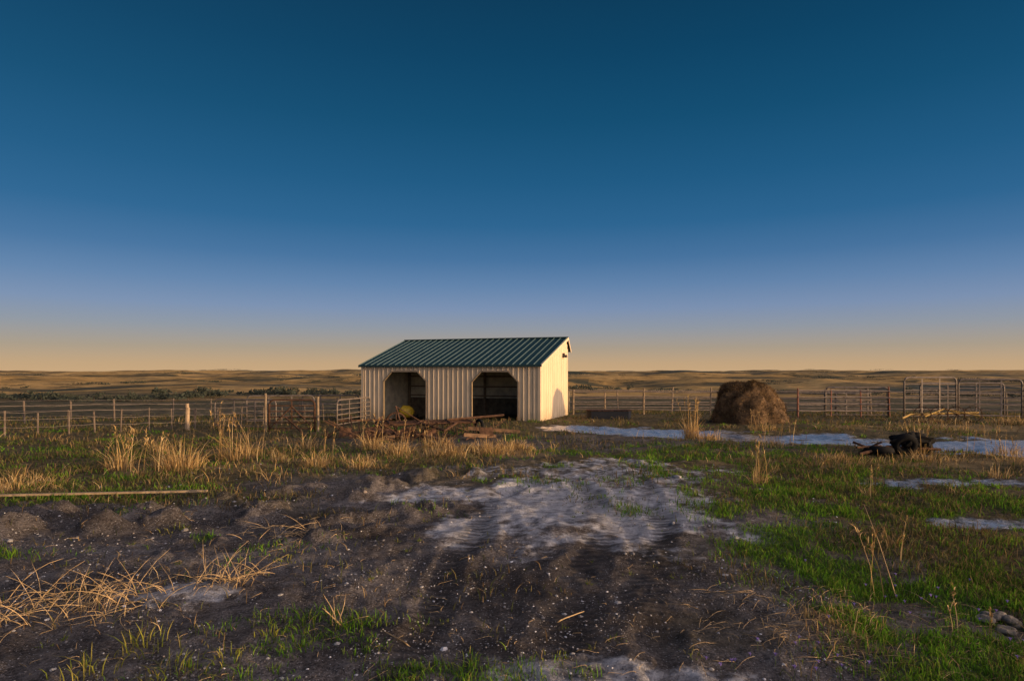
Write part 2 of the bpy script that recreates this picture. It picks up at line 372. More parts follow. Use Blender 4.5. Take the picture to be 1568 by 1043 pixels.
def clump(cx,cy,r,n,h0,h1,lean=(.05,.6),cols=GOLD,seed=0,w=.004):
    a=rng.uniform(0,6.28,n);q=r*np.sqrt(rng.random(n))*rng.random(n)**.3
    x=cx+q*np.cos(a);y=cy+q*np.sin(a)
    H=h0+(h1-h0)*rng.random(n)**1.8;H=H*(1-.4*q/r);az=a+rng.normal(0,.9,n)
    return (P3(x,y),H,az,rng.uniform(*lean,n)+(rng.random(n)<.15)*rng.uniform(.3,1.2,n),np.full(n,w+.0005*cy),pal(n,cols))
T=[(-6.86,13.2,.5,420,.25,1.0),(-6.4,14.7,.4,140,.4,1.25),(-6.1,14.9,.3,70,.4,1.3),(-8.1,13.2,.3,90,.3,.95),(-8.6,11.1,.8,380,.1,.4),
   (-5.2,14.4,.35,90,.2,.5),(-4.2,13.8,.4,170,.15,.55),(-3.2,13.6,.35,140,.15,.45),(-2.8,15.6,.45,200,.25,.75),(-3.7,16.8,.4,160,.25,.8),
   (-.5,16.2,.7,420,.15,.55),(-1.6,15.6,.6,300,.15,.5),(-2.0,17.2,.5,220,.2,.6),(.1,17.0,.5,220,.15,.5),
   (5.5,19.7,.3,150,.4,1.25),(5.9,19.3,.5,130,.2,.6),(4.5,11.7,.2,55,.2,.8),(5.9,10.6,.13,24,.2,.5),(7.4,14.6,.7,150,.1,.4),(9.6,14.9,.7,180,.1,.45),
   (11.6,14.6,.8,200,.1,.5),(9.4,12.4,.3,50,.15,.45),(10.2,16.0,.3,80,.2,.6),(12.6,16.2,.4,80,.2,.6),(19.5,24.5,1.2,300,.2,.6),(17,25.5,1.2,200,.15,.4),(21,23.0,1.2,300,.2,.7),
   (2.7,5.2,.4,160,.05,.2),(4.4,4.6,.4,160,.08,.28),(-9.2,16.6,.4,90,.2,.6),(-5.6,17.4,.4,90,.2,.8),(7.0,17.0,.4,60,.15,.4),(8.6,21.9,.6,90,.2,.6),(4.4,7.4,.15,16,.2,.4)]
for (cx,cy,r,n,h0,h1) in T: ds.append(clump(cx,cy,r,n,h0,h1,(.05,.85)))
for k in range(90):
    yy=rng.uniform(10,27);xx=rng.uniform(-.8,.85)*yy
    if m_wet(np.array([xx]),np.array([yy]))[0]>.1 or foot(np.array([xx]),np.array([yy]))[0] or (abs(xx-1.6)<2.6 and yy<21) or (xx<-1 and yy<12): continue
    ds.append(clump(xx,yy,rng.uniform(.12,.35),int(rng.integers(15,60)),.08,rng.uniform(.2,.5),(.1,1.0),GOLD+OLV))
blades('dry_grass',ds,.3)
ss=[]
def stalks(cx,cy,r,n,h0,h1,lean=.25,w=.006,plume=8,cols=GOLD):
    a=rng.uniform(0,6.28,n);q=r*np.sqrt(rng.random(n));x=cx+q*np.cos(a);y=cy+q*np.sin(a)
    H=rng.uniform(h0,h1,n);az=rng.uniform(0,6.28,n);ln=rng.uniform(.02,lean,n);p=P3(x,y);c=pal(n,cols)
    ss.append((p,H,az,ln,np.full(n,w),c))
    if plume:
        pi=np.repeat(np.arange(n),plume);t=rng.uniform(.62,1,len(pi));hx=ln[pi]*H[pi]*t**1.7
        pp=np.stack([p[pi,0]+np.cos(az[pi])*hx,p[pi,1]+np.sin(az[pi])*hx,p[pi,2]+H[pi]*t*(1-.42*ln[pi]*t)],-1)
        ss.append((pp,rng.uniform(.03,.10,len(pi))*H[pi]*1.2,rng.uniform(0,6.28,len(pi)),rng.uniform(.3,1.3,len(pi)),np.full(len(pi),w*1.6),pal(len(pi),cols)))
for (cx,cy,r,n,h0,h1) in [(-6.4,14.6,.35,16,.9,1.4),(-8.1,13.1,.25,8,.7,1.1),(5.5,19.7,.3,12,1.0,1.45),(4.5,11.6,.15,5,.7,1.0),(5.9,10.5,.1,3,.5,.75),
     (-3.7,17,.4,8,.8,1.1),(-2.4,16.2,.5,8,.6,1.0),(-4.6,15.4,.4,6,.6,.95),(9.9,15.8,.3,7,.6,.95),(7.2,17.3,.4,7,.5,.9),(8.5,21.9,.4,7,.6,1.0),(3.4,6.0,.12,3,.6,.85),(4.0,6.9,.2,4,.3,.55),
     (-7.2,12.6,.4,8,.6,1.0),(11.5,15.5,.7,10,.5,.9),(3.7,5.1,.3,5,.2,.4)]:
    stalks(cx,cy,r,n,h0,h1,.3,.004+.0006*cy)
blades('seed_stalks',ss,.25)
mb=MB()
def stem(x,y,L_,az,el,r=.0045,bend=.5):
    z=gz(x,y);pts=[]
    px_,py_,pz_=x,y,z-.01;e=el
    for k in range(6):
        pts.append((px_,py_,pz_));st=L_/5
        px_+=math.cos(az)*math.cos(e)*st;py_+=math.sin(az)*math.cos(e)*st;pz_+=math.sin(e)*st
        pz_=max(pz_,gz(px_,py_)+.012);e-=bend*random.uniform(.1,.5);az+=random.uniform(-.18,.18)
    mb.tube(pts,r,4,r*.45)
for k in range(120):
    a=random.uniform(0,6.28);q=random.random()**.6*.62
    stem(-3.75+q*1.25*math.cos(a),5.65+q*.8*math.sin(a),random.uniform(.2,.6),random.uniform(0,6.28),random.uniform(.1,1.15),random.uniform(.0028,.0045))
for k in range(50):
    a=random.uniform(0,6.28);q=random.random()*.35
    stem(-2.75+q*math.cos(a),6.2+q*math.sin(a),random.uniform(.2,.5),random.uniform(0,6.28),random.uniform(.2,1.2),.004)
for k in range(9): stem(-1.42+random.uniform(-.06,.06),5.2+random.uniform(-.05,.05),random.uniform(.2,.38),random.uniform(0,6.28),random.uniform(.5,1.3),.0045,.2)
for k in range(260): stem(2.6+random.gauss(0,.45),5.1+random.gauss(0,.5),random.uniform(.1,.35),random.uniform(0,6.28),random.uniform(0,.5),.0024)
for k in range(200): stem(4.1+random.gauss(0,.5),4.7+random.gauss(0,.5),random.uniform(.1,.3),random.uniform(0,6.28),random.uniform(0,.6),.0024)
for k in range(420):
    t=random.random();yy=3.9*(11/3.9)**t;stem(random.uniform(-.85,.6)*yy,yy,random.uniform(.04,.2),random.uniform(0,6.28),random.uniform(0,.35),.0022)
for k in range(50): stem(-2.9+random.gauss(0,.3),7.9+random.gauss(0,.3),random.uniform(.1,.4),random.uniform(0,6.28),random.uniform(0,.8),.004)
stem(-.75,4.75,.35,2.6,.1,.008,.05);stem(.35,5.2,.3,.6,.15,.008,.05);stem(3.55,5.9,.9,2.0,1.25,.006,.12)
mb.obj('broken_straw',simple('straw_stems',(.60,.42,.22),.8,0,.45,9,0),None,True)
wl=[]
for (cx,cy,r,n,h) in [(-2.75,4.75,.2,36,.3),(-2.3,4.35,.25,44,.22),(-2.0,4.5,.15,20,.2),(-1.85,4.9,.12,18,.15),(-2.9,4.4,.25,36,.25),(-.3,4.4,.25,30,.1),(.3,4.5,.2,14,.08),(-2.4,6.9,.2,24,.1),(-4.3,8.2,.2,24,.15)]:
    wl.append(clump(cx,cy,r,n,h*.4,h,(.1,.9),[(.30,.30,.05),(.20,.24,.04),(.38,.33,.08)],0,.006))
for k in range(90):
    t=random.random();yy=4*(12/4)**t;xx=random.uniform(-.8,.55)*yy
    wl.append(clump(xx,yy,random.uniform(.03,.12),random.randint(6,18),.02,random.uniform(.04,.1),(.2,1.2),[(.20,.24,.04),(.13,.19,.03),(.3,.26,.1)],0,.004))
blades('leafy_weeds',wl,.4)
fl_=[]
for k in range(46):
    cx,cy=(3.6+random.gauss(0,.45),5.4+random.gauss(0,.8)) if k<30 else (1.9+random.gauss(0,.35),4.4+random.gauss(0,.15))
    z=gz(cx,cy)+random.uniform(.05,.13);n=6
    pp=np.tile(np.array([[cx,cy,z]]),(n,1));fl_.append((pp,np.full(n,.018),np.arange(n)*6.28/n,np.full(n,1.1),np.full(n,.008),pal(n,[(.30,.22,.62),(.38,.3,.7)])))
    st=np.array([[cx,cy,gz(cx,cy)]]);fl_.append((st,np.array([z-st[0,2]]),np.array([0.]),np.array([0.02]),np.array([.003]),np.array([[.08,.14,.03]])))
blades('purple_wildflowers',fl_,.3)

# gravel
bm=bmesh.new();bmesh.ops.create_icosphere(bm,subdivisions=1,radius=1);iv=np.array([v.co[:] for v in bm.verts]);ifc=np.array([[v.index for v in f.verts] for f in bm.faces]);bm.free()
n=15000;t=rng.random(n);y=3.6*(14/3.6)**t;x=rng.uniform(-.82,.55,n)*y
k=(m_green(x,y)<.35)&(rng.random(n)<.2+.8*sm(.4,.6,fbm(x*1.3,y*1.3,3,201)));x,y=x[k],y[k];n=len(x)
sz=rng.lognormal(math.log(.0046),.55,n)*(1+.05*y)
ax=rng.uniform(.6,1.3,(n,1,3))*np.array([1,1,.6]);th=rng.uniform(0,6.28,n)
v=iv[None]*ax*(1+rng.uniform(-.2,.2,(n,12,1)))*sz[:,None,None]
c,s=np.cos(th)[:,None],np.sin(th)[:,None];v=np.stack([v[...,0]*c-v[...,1]*s,v[...,0]*s+v[...,1]*c,v[...,2]],-1)+P3(x,y)[:,None,:]
me2=np_mesh('gravel',v.reshape(-1,3),(ifc[None]+(np.arange(n)*12)[:,None,None]).reshape(-1,3))
cc=np.array([(.16,.15,.15),(.3,.29,.29),(.5,.5,.53),(.65,.65,.68),(.24,.2,.17)])[rng.choice(5,n,p=[.38,.36,.13,.03,.1])]
attr(me2,'col',np.repeat(cc,12,0))
gm,gnt,gb=newmat('gravel_stone');a=gnt.nodes.new('ShaderNodeAttribute');a.attribute_name='col';gnt.links.new(a.outputs['Color'],gb.inputs['Base Color']);gb.inputs['Roughness'].default_value=.85
me2.materials.append(gm);link(bpy.data.objects.new('gravel',me2))

# distant trees
V=[];F=[];tk=MB()
def dtree(x,y,h,w):
    z=gz(x,y);tk.tube([(x,y,z-.5),(x+.1*h*random.uniform(-1,1),y,z+h*.55)],h*.04,5,h*.015)
    lob=[(random.gauss(0,.28)*w,random.gauss(0,.28)*w,h*random.uniform(.3,.8),w*random.uniform(.2,.36)) for _ in range(6)]
    for k in range(120):
        lx,ly,lz,lr=random.choice(lob);d=Vector((random.gauss(0,1),random.gauss(0,1),random.gauss(0,.8)*min(1,h/w*1.3))).normalized()*lr*random.random()**.4
        d.z*=min(1,h/w*1.2);c=Vector((x+lx,y+ly,z+lz))+d;s=min(w,h*2)*random.uniform(.04,.09)
        u=Vector((random.gauss(0,1),random.gauss(0,1),random.gauss(0,1))).normalized();w2=u.orthogonal().normalized()
        b0=len(V);V.extend([c+u*s,c+w2*s,c-u*s,c-w2*s]);F.append((b0,b0+1,b0+2,b0+3))
random.seed(3)
for k in range(90):
    q=random.random();yy=520+60*math.sin(q*7)+random.gauss(0,18);xx=-yy*(.22+.62*q);dtree(xx,yy,random.uniform(3,8.5),random.uniform(5,16))
for k in range(70):
    q=random.random();yy=760+90*math.sin(q*5)+random.gauss(0,40);xx=yy*(.08+.72*q);dtree(xx,yy,random.uniform(3,8),random.uniform(8,20))
for k in range(70):
    q=random.random();yy=1300+260*math.sin(q*9)+random.gauss(0,40);xx=yy*(-.8+1.6*q);dtree(xx,yy,random.uniform(4,9),random.uniform(14,50))
for k in range(50):
    q=random.random();yy=2300+300*math.sin(q*12)+random.gauss(0,60);xx=yy*(-.8+1.6*q);dtree(xx,yy,random.uniform(6,10),random.uniform(30,90))
for k in range(34):
    yy=random.uniform(3300,4600);xx=yy*random.choice([random.gauss(-.5,.06),random.gauss(.45,.14)]);dtree(xx,yy,random.uniform(7,11),random.uniform(50,120))
lo=mesh_obj('distant_trees',V,F,simple('distant_foliage',(.04,.05,.035),.9,0,.4,.2,0));tk.obj('trunks',simple('bark',(.08,.06,.045),.9,0,.3,2,0),lo)

# ---------------------------------------------------------------- SHED
th=R(20);W_,L_=8.4,4.2
shed=empty('metal_loafing_shed',(1.14-W_*math.cos(th),26+W_*math.sin(th),0),-th)
HE,HP,VP=2.31,3.57,4.05
def ribmat(name,col,rough,dust,metal=0):
    m,nt,b=newmat(name);tc=nt.nodes.new('ShaderNodeTexCoord')
    mp=nt.nodes.new('ShaderNodeMapping');mp.inputs['Scale'].default_value=(1,1,.25);nt.links.new(tc.outputs['Object'],mp.inputs[0])
    n=noise_tex(nt,mp.outputs[0],2.2,7,.7);sp=nt.nodes.new('ShaderNodeSeparateXYZ');nt.links.new(tc.outputs['Object'],sp.inputs[0])
    c=ramp(nt,n.outputs[0],[(.3,tuple(v*.8 for v in col)),(.6,col)]).outputs[0]
    mr=nt.nodes.new('ShaderNodeMapRange');nt.links.new(sp.outputs[2],mr.inputs[0]);mr.inputs[1].default_value=.55;mr.inputs[2].default_value=-.1;mr.inputs[4].default_value=.9
    f=mth(nt,'MULTIPLY',mr.outputs[0],ramp(nt,noise_tex(nt,tc.outputs['Object'],3,6).outputs[0],[(.3,.1),(.7,1.)]).outputs[0])
    if dust: c=mixc(nt,f,c,dust)
    nt.links.new(c,b.inputs['Base Color']);b.inputs['Roughness'].default_value=rough;b.inputs['Metallic'].default_value=metal
    return m
wallM=ribmat('cream_painted_steel',(.72,.56,.37),.5,(.30,.22,.13))
trimM=simple('tan_trim',(.34,.26,.17),.5,0,.2,4,0)
roofM=ribmat('green_painted_steel',(.022,.056,.055),.45,None)
roofRibLit=simple('green_steel_rib_highlight',(.09,.145,.135),.35,0,.15,4,0)  # lighter copy of the roof green, rib highlights put into the colour
inM=simple('shed_liner',(.80,.73,.55),.8,0,.25,3,.05)
woodM=simple('weathered_wood',(.28,.21,.14),.85,0,.35,8,.3)
ops=[(1.13,3.21),(5.40,7.445)];OT=2.0;CH=.42;zb=-.45
def in_open(u):
    for a,b_ in ops:
        if a-.001<u<b_+.001: return (a,b_)
    return None
w=MB()
for a,b_ in ((0,1.13),(3.21,5.40),(7.445,8.4)): w.box(a,b_,0,.03,zb,HE)
for a,b_ in ops:
    w.prism([(a,HE),(a,OT-CH),(a+CH,OT),(b_-CH,OT),(b_,OT-CH),(b_,HE)],1,0,.03)
w.obj('front_wall',wallM,shed)
rb=MB()
def rib(u,z0,z1): 
    rb.prism([(u-.04,-.001),(u-.02,-.038),(u+.02,-.038),(u+.04,-.001)],2,z0,z1)
u=.16
while u<W_-.1:
    o=in_open(u)
    if not o: rib(u,zb,HE-.02)
    else:
        d=min(u-o[0],o[1]-u);zl=OT-CH+min(d,CH)+.07
        if zl<HE-.05: rib(u,zl,HE-.02)
    u+=.228
rb.obj('front_ribs',wallM,shed)
w=MB()
prof=[(0.03,zb),(L_,zb),(L_,HP-.38),(VP,HP-.03),(0.03,HE)]
for x0,x1 in ((0,.03),(W_-.03,W_)): w.prism(prof,0,x0,x1)
w.box(.03,W_-.03,L_-.03,L_-.001,zb,HP-.40)
w.obj('side_and_back_walls',wallM,shed)
rb=MB();v=.22
while v<L_-.05:
    zt=HE+(HP-.03-HE)*(v-.03)/(VP-.03)-.05 if v<VP else HP-.3
    rb.prism([(W_-.001,v-.035),(W_+.026,v-.016),(W_+.026,v+.016),(W_-.001,v+.035)],2,zb,zt)
    rb.prism([(.001,v-.035),(-.026,v-.016),(-.026,v+.016),(.001,v+.035)],2,zb,zt);v+=.3
rb.obj('side_ribs',wallM,shed)
t=MB()
for a,b_ in ops:
    e=.05
    path=[(a,zb),(a,OT-CH),(a+CH,OT),(b_-CH,OT),(b_,OT-CH),(b_,zb)]
    outer=[(a-e,zb),(a-e,OT-CH+e*.41),(a+CH-e*.41,OT+e),(b_-CH+e*.41,OT+e),(b_+e,OT-CH+e*.41),(b_+e,zb)]
    for q in range(5): t.prism([path[q],path[q+1],outer[q+1],outer[q]],1,-.045,.05)
t.obj('opening_trim',trimM,shed)
t=MB();t.box(W_-.09,W_+.032,-.045,.0-.002,zb,HE-.03);t.box(W_+.002,W_+.034,-.002,.09,zb,HE-.03)
t.box(-.034,.09,-.045,-.002,zb,HE-.03)
t.box(W_+.002,W_+.03,L_-.09,L_+.03,zb,HP-.5)
t.obj('corner_trim',wallM,shed)
sl=(HP-HE)/(VP);OE=.14;OS=.1
def rz(v): return HE+.03+sl*v
r=MB();r.prism([(-OE,rz(-OE)),(VP,rz(VP)),(VP+.5,rz(VP)-.62),(VP+.5,rz(VP)-.66),(VP,rz(VP)-.045),(-OE,rz(-OE)-.04)],0,-OS,W_+OS)
r.obj('roof_panels',roofM,shed)
r=MB();u=-OS+.02
while u<W_+OS:
    k=len(r.v)
    for v_,z_ in ((-OE-.003,rz(-OE)),(VP,rz(VP))):
        for du,dz in ((-.03,-.001),(-.013,.032),(.013,.032),(.03,-.001)): r.v.append((u+du,v_,z_+dz))
    r.f+=[(k,k+1,k+5,k+4),(k+1,k+2,k+6,k+5),(k+2,k+3,k+7,k+6),(k,k+3,k+2,k+1),(k+4,k+5,k+6,k+7)]
    u+=.305
r.obj('roof_ribs',roofRibLit,shed)
r=MB();r.box(-OS-.01,W_+OS+.01,-OE-.02,-OE-.004,rz(-OE)-.075,rz(-OE)+.012)
r.box(-OS,W_+OS,VP-.1,VP+.06,rz(VP)+.002-.01,rz(VP)+.035)
r.obj('eave_and_ridge_trim',roofM,shed)
r=MB()
for x0 in (W_+OS+.001,-OS-.016):
    r.prism([(-OE,rz(-OE)+.01),(VP,rz(VP)+.01),(VP+.5,rz(VP)-.61),(VP+.5,rz(VP)-.74),(VP,rz(VP)-.12),(-OE,rz(-OE)-.09)],0,x0,x0+.015)
r.obj('rake_trim',wallM,shed)
t=MB()
t.box(.05,W_-.05,L_-.045,L_-.032,zb,HP-.45)
t.box(.032,.045,.05,L_-.05,zb,2.2);t.box(W_-.045,W_-.032,.05,L_-.05,zb,2.2)
k=len(t.v);t.v+=[(.05,.05,rz(.05)-.07),(W_-.05,.05,rz(.05)-.07),(W_-.05,VP-.05,rz(VP-.05)-.07),(.05,VP-.05,rz(VP-.05)-.07)];t.f.append((k,k+1,k+2,k+3))
t.obj('liner_panels',inM,shed)
t=MB()
for z_ in (.8,1.25,1.75,2.3): t.box(.06,W_-.06,L_-.09,L_-.047,z_,z_+.06)
for u_ in (.1,4.25,8.2): t.box(u_,u_+.1,L_-.19,L_-.092,zb,HP-.45)
for u_ in (.5,4.25,7.8): t.box(u_,u_+.1,.06,.16,zb,HE-.05)
for u_ in np.arange(.3,8.3,.9):
    k=len(t.v);t.v+=[(u_,.06,rz(.06)-.2),(u_+.05,.06,rz(.06)-.2),(u_+.05,VP-.05,rz(VP-.05)-.2),(u_,VP-.05,rz(VP-.05)-.2),(u_,.06,rz(.06)-.08),(u_+.05,.06,rz(.06)-.08),(u_+.05,VP-.05,rz(VP-.05)-.08),(u_,VP-.05,rz(VP-.05)-.08)]
    t.f+=[tuple(k+i for i in q) for q in ((0,3,2,1),(4,5,6,7),(0,1,5,4),(1,2,6,5),(2,3,7,6),(3,0,4,7))]
t.obj('timber_frame',woodM,shed)
t=MB();t.box(.06,W_-.06,L_-.075,L_-.048,zb,.72);t.obj('base_shade_boards',simple('painted_base_shade',(.22,.17,.11),.9,0,.4,5,.2),shed)  # lower back-wall boards, coloured dark to stand for the shaded wall base
t=MB();t.box(W_+.03,W_+.09,3.35,3.5,2.78,2.86);t.prism([(3.36,2.78),(3.49,2.78),(3.53,2.66),(3.32,2.66)],0,W_+.05,W_+.2)
t.obj('yard_light_fixture',simple('dark_fixture',(.05,.045,.04),.5,0,.2,5,0),shed)

def loc(u,v,z=0):
    q=Matrix.Rotation(-th,3,'Z')@Vector((u,v,0));return (1.14-W_*math.cos(th)+q.x,26+W_*math.sin(th)+q.y,z)
yel=simple('yellow_paint',(.60,.40,.03),.5,0,.3,6,.05);blk=simple('black_rubber',(.014,.014,.015),.9,0,.2,6,.1,.15);rust=simple('rusted_steel',(.12,.065,.04),.85,.1,.45,9,.3,.2);gal=simple('weathered_pipe',(.22,.18,.155),.6,.2,.35,5,.05)
mx=empty('cement_mixer',loc(1.95,.6,gz(*loc(1.95,.6)[:2])-.02),-th+.3);mx.scale=(.85,.85,.72)
d=MB();ax_=Vector((-.75,-.2,.6)).normalized();c0=Vector((0,0,.55));hs=(-.34,-.28,-.05,.15,.38,.42)
d.tube([c0+ax_*q for q in hs],.3,18)
for i_,rr in enumerate((.18,.29,.38,.38,.24,.23)):
    for j_ in range(18):
        q=Vector(d.v[i_*18+j_]);cc_=c0+ax_*hs[i_];d.v[i_*18+j_]=tuple(cc_+(q-cc_)*(rr/.3))
d.obj('drum',yel,mx,True)
d=MB();d.tube([(-.46,0,0.05),(-.46,0,.56),(-.36,0,.56)],.025);d.tube([(.46,0,.05),(.46,0,.56),(.36,0,.56)],.025);d.tube([(-.46,0,.2),(.46,0,.2)],.025);d.tube([(0,-.5,.02),(0,.35,.2)],.022);d.obj('stand',rust,mx)
d=MB();d.torus((-.52,.05,.2),.16,.045,(1,0,0));d.torus((.52,.05,.2),.16,.045,(1,0,0));d.obj('wheels',blk,mx,True)

# ---------------------------------------------------------------- FENCES
def rail_fence(name,pts,heights,mat,r=.022,post_every=2.6,ph=1.35,pm=None,pr=.045):
    root=empty(name,(pts[0][0],pts[0][1],gz(*pts[0])))
    base=Vector(root.location);a=MB();p=MB()
    for (x0,y0),(x1,y1) in zip(pts[:-1],pts[1:]):
        ln=math.hypot(x1-x0,y1-y0);k=max(1,round(ln/post_every))
        P_=[]
        for q in range(k+1):
            t=q/k+(random.uniform(-.12,.12)/k if 0<q<k else 0);x=x0+(x1-x0)*t;y=y0+(y1-y0)*t;z=gz(x,y);P_.append(Vector((x,y,z))-base)
            hh=ph*random.uniform(.88,1.08);dx=random.uniform(-.06,.06)
            p.tube([Vector((x,y,z-.2))-base,Vector((x+dx,y,z+hh))-base],pr*random.uniform(.7,1.2),7)
        for h in heights:
            for q in range(k):
                sag=random.uniform(-.03,.01)
                a.tube([P_[q]+Vector((0,-.03,h)),(P_[q]+P_[q+1])/2+Vector((0,-.03,h+sag)),P_[q+1]+Vector((0,-.03,h))],r,5)
    if heights: a.obj('rails',mat,root)
    p.obj('posts',pm or mat,root);return root
random.seed(12)
rail_fence('pipe_rail_fence',[(2.9,30.4),(6.2,30.2),(9.4,30.4),(13.2,29.6),(17,30.3)],[.25,.5,.78,1.08],gal,.026,2.2,1.2,woodM,.05)
rail_fence('pipe_rail_fence',[(12.6,28.2),(17.0,28.8)],[.3,.6,.9,1.2],gal,.026,1.5,1.4,simple('red_steel_post',(.28,.10,.06),.7,0,.3,6,.1),.035)
rail_fence('pipe_rail_fence',[(3.2,36),(12,37),(24,36),(34,35)],[.3,.6,.9,1.25],gal,.028,3,1.35,woodM,.055)
def panel(x0,y0,x1,y1,H=1.6,rails=6,mat=gal,name='corral_panel',base_h=.12,r=.031,brace=False):
    a=math.atan2(y1-y0,x1-x0);ln=math.hypot(x1-x0,y1-y0);e=empty(name,(x0,y0,gz((x0+x1)/2,(y0+y1)/2)),a)
    m_=MB();c=.18
    def arc(cx,cz,t0,t1): return [(cx+c*math.cos(t0+(t1-t0)*i/5),0,cz+c*math.sin(t0+(t1-t0)*i/5)) for i in range(6)]
    m_.tube([(0,0,base_h-.12)]+arc(c,H-c,math.pi,math.pi/2)+arc(ln-c,H-c,math.pi/2,0)+[(ln,0,base_h-.12)],r*1.2,7)
    m_.obj('frame',mat,e,True);m_=MB()
    for i in range(rails): 
        z=base_h+(H-base_h-.0)*i/rails;m_.tube([(0.01,0,z),(ln-.01,0,z)],r*.8,6)
    m_.obj('rails',mat,e);m_=MB()
    for t in ((.33,.67) if not brace else (.5,)): m_.box(ln*t-.025,ln*t+.025,-.04,-.03,base_h,H-.03)
    if brace: m_.tube([(0.03,-.04,base_h),(ln*.5,-.04,H*.8)],r*.8,6);m_.tube([(ln-.03,-.04,base_h),(ln*.5,-.04,H*.8)],r*.8,6)
    m_.obj('uprights',mat,e)
panel(17.1,27.9,19.5,28.1,1.78);panel(19.6,28.1,22.0,27.6,1.7);panel(19.0,29.8,22.6,29.4,1.6);panel(22.1,27.6,24.8,26.2,1.5);panel(14.2,29.0,17.0,28.9,1.35)
panel(-8.8,23.2,-7.15,23.2,1.15,5,rust,'farm_gate',.12,.03,True)
panel(-11.7,25.2,-9.0,24.4,1.15,4,gal,r=.024);panel(-11.4,27.5,-8.6,27.8,1.2,5,gal,r=.026);panel(-7.0,25.6,-6.3,28.4,1.1,5,gal,r=.026);panel(-10.0,30.5,-7.2,30.2,1.15,5,gal,r=.026)
rail_fence('gate_post_pair',[(-8.92,23.2),(-7.03,23.2)],[],woodM,.02,3,1.3,woodM,.06)
DW=simple('grey_fence_post',(.17,.13,.10),.9,0,.35,8,.2)
rail_fence('post_and_wire_fence',[(-7.6,28.6),(-12.4,25.0),(-15.5,22.4),(-19,19.5),(-26,15)],[.3,.55,.8,1.0],gal,.007,.85,.8,DW,.028)
rail_fence('post_and_wire_fence',[(-9,33),(-20,29),(-30,24)],[.3,.55,.8,1.0],gal,.008,2.0,1.0,DW,.035)
rail_fence('corner_post',[(-12.4,24.4),(-12.35,24.4)],[],woodM,.02,3,.95,simple('pale_post',(.42,.31,.20),.8,0,.3,5,.2),.07)

tr_=empty('water_trough',(4.2,27.8,gz(4.2,27.8)));d=MB()
d.prism([(-.8,-.35),(-.95,-.15),(-.95,.15),(-.8,.35),(.8,.35),(.95,.15),(.95,-.15),(.8,-.35)],2,0,.36);d.obj('tank',simple('dark_tank',(.035,.035,.035),.8,0,.2,4,.05),tr_)
d=MB();c=[(-.8,-.35,.36),(-.95,-.15,.36),(-.95,.15,.36),(-.8,.35,.36),(.8,.35,.36),(.95,.15,.36),(.95,-.15,.36),(.8,-.35,.36),(-.8,-.35,.36)];d.tube(c,.028,6);d.obj('rim',rust,tr_)

# ---------------------------------------------------------------- HAY BALE
bx,by=9.55,25.5;bzz=gz(bx,by)
nu,nv=90,34;V=[];F=[]
for j_ in range(nv+1):
    t=j_/nv*math.pi/2
    for i_ in range(nu):
        a=2*math.pi*i_/nu
        rx=1.42*math.cos(t)**.6*(1+.05*math.sin(3*a+1));ry=.95*math.cos(t)**.6
        z=1.62*math.sin(t)**.9
        nz=float(fbm(np.array([math.cos(a)*2.2+3]),np.array([math.sin(a)*2.2+t*2.5]),5,14)[0])-.5
        k=1+.42*nz
        zz_=z*(1+.3*nz)*(1-.13*math.cos(a)*math.cos(t))-.1
        V.append((rx*math.cos(a)*k-.06*z,ry*math.sin(a)*k,max(-.1,zz_)))
for j_ in range(nv):
    for i_ in range(nu):
        F.append((j_*nu+i_,j_*nu+(i_+1)%nu,(j_+1)*nu+(i_+1)%nu,(j_+1)*nu+i_))
bale=empty('round_hay_bale',(bx,by,bzz))
mesh_obj('bale_body',V,F,simple('weathered_hay',(.17,.105,.055),.95,0,.6,3.5,.9),bale,True)
bv=np.array(V);n=14000;idx=rng.integers(0,len(bv)-nu,n);pp=bv[idx]+rng.normal(0,.02,(n,3))
a=np.arctan2(pp[:,1],pp[:,0])+rng.normal(0,1.3,n)
cl_=pal(n,[(.27,.17,.085),(.18,.11,.05),(.11,.07,.035),(.38,.27,.14)])*(.45+.9*sm(.35,.65,fbm(pp[:,0]*2.5,pp[:,2]*2.5+pp[:,1],3,66)))[:,None]
o=blades('hay_strands',[(pp,rng.uniform(.03,.15,n),a,rng.uniform(.5,2.2,n),np.full(n,.012),cl_)],.15);o.parent=bale

# ---------------------------------------------------------------- farm implement and junk in the weeds before the shed
cu=empty('field_cultivator',(-2.6,20.6,gz(-2.6,20.6)),R(14));cu.scale=(.9,.9,.8)
d=MB()
for y_ in (-.6,0,.6): d.tube([(-1.7,y_,.52),(1.5,y_,.56)],.045,6)
for x_ in (-1.5,-.4,.6,1.4): d.tube([(x_,-.7,.57),(x_,.7,.57)],.035,6)
d.tube([(-.4,-.7,.55),(.2,-2.0,.4)],.04,6);d.tube([(.8,-.7,.55),(.2,-2.0,.4)],.04,6);d.tube([(-1.1,0,.6),(-1.25,.1,1.2)],.03,6);d.tube([(-1.25,.1,1.2),(-.4,.1,.6)],.022,6)
d.tube([(.6,.3,.6),(2.9,1.0,.7)],.05,6)
d.obj('frame',rust,cu)
d=MB()
for x_ in np.arange(-1.6,1.6,.35):
    for y_ in (-.6,0,.6): d.tube([(x_,y_,.52),(x_,y_+.16,.4),(x_,y_+.12,.16),(x_,y_-.06,0)],.016,5)
d.obj('tines',rust,cu)
d=MB();d.torus((-1.85,0,.32),.27,.06,(1,.3,0));d.torus((1.75,0,.32),.27,.06,(1,.3,0));d.obj('wheels',blk,cu,True)
OW=simple('old_timber',(.20,.12,.07),.85,0,.4,7,.3)
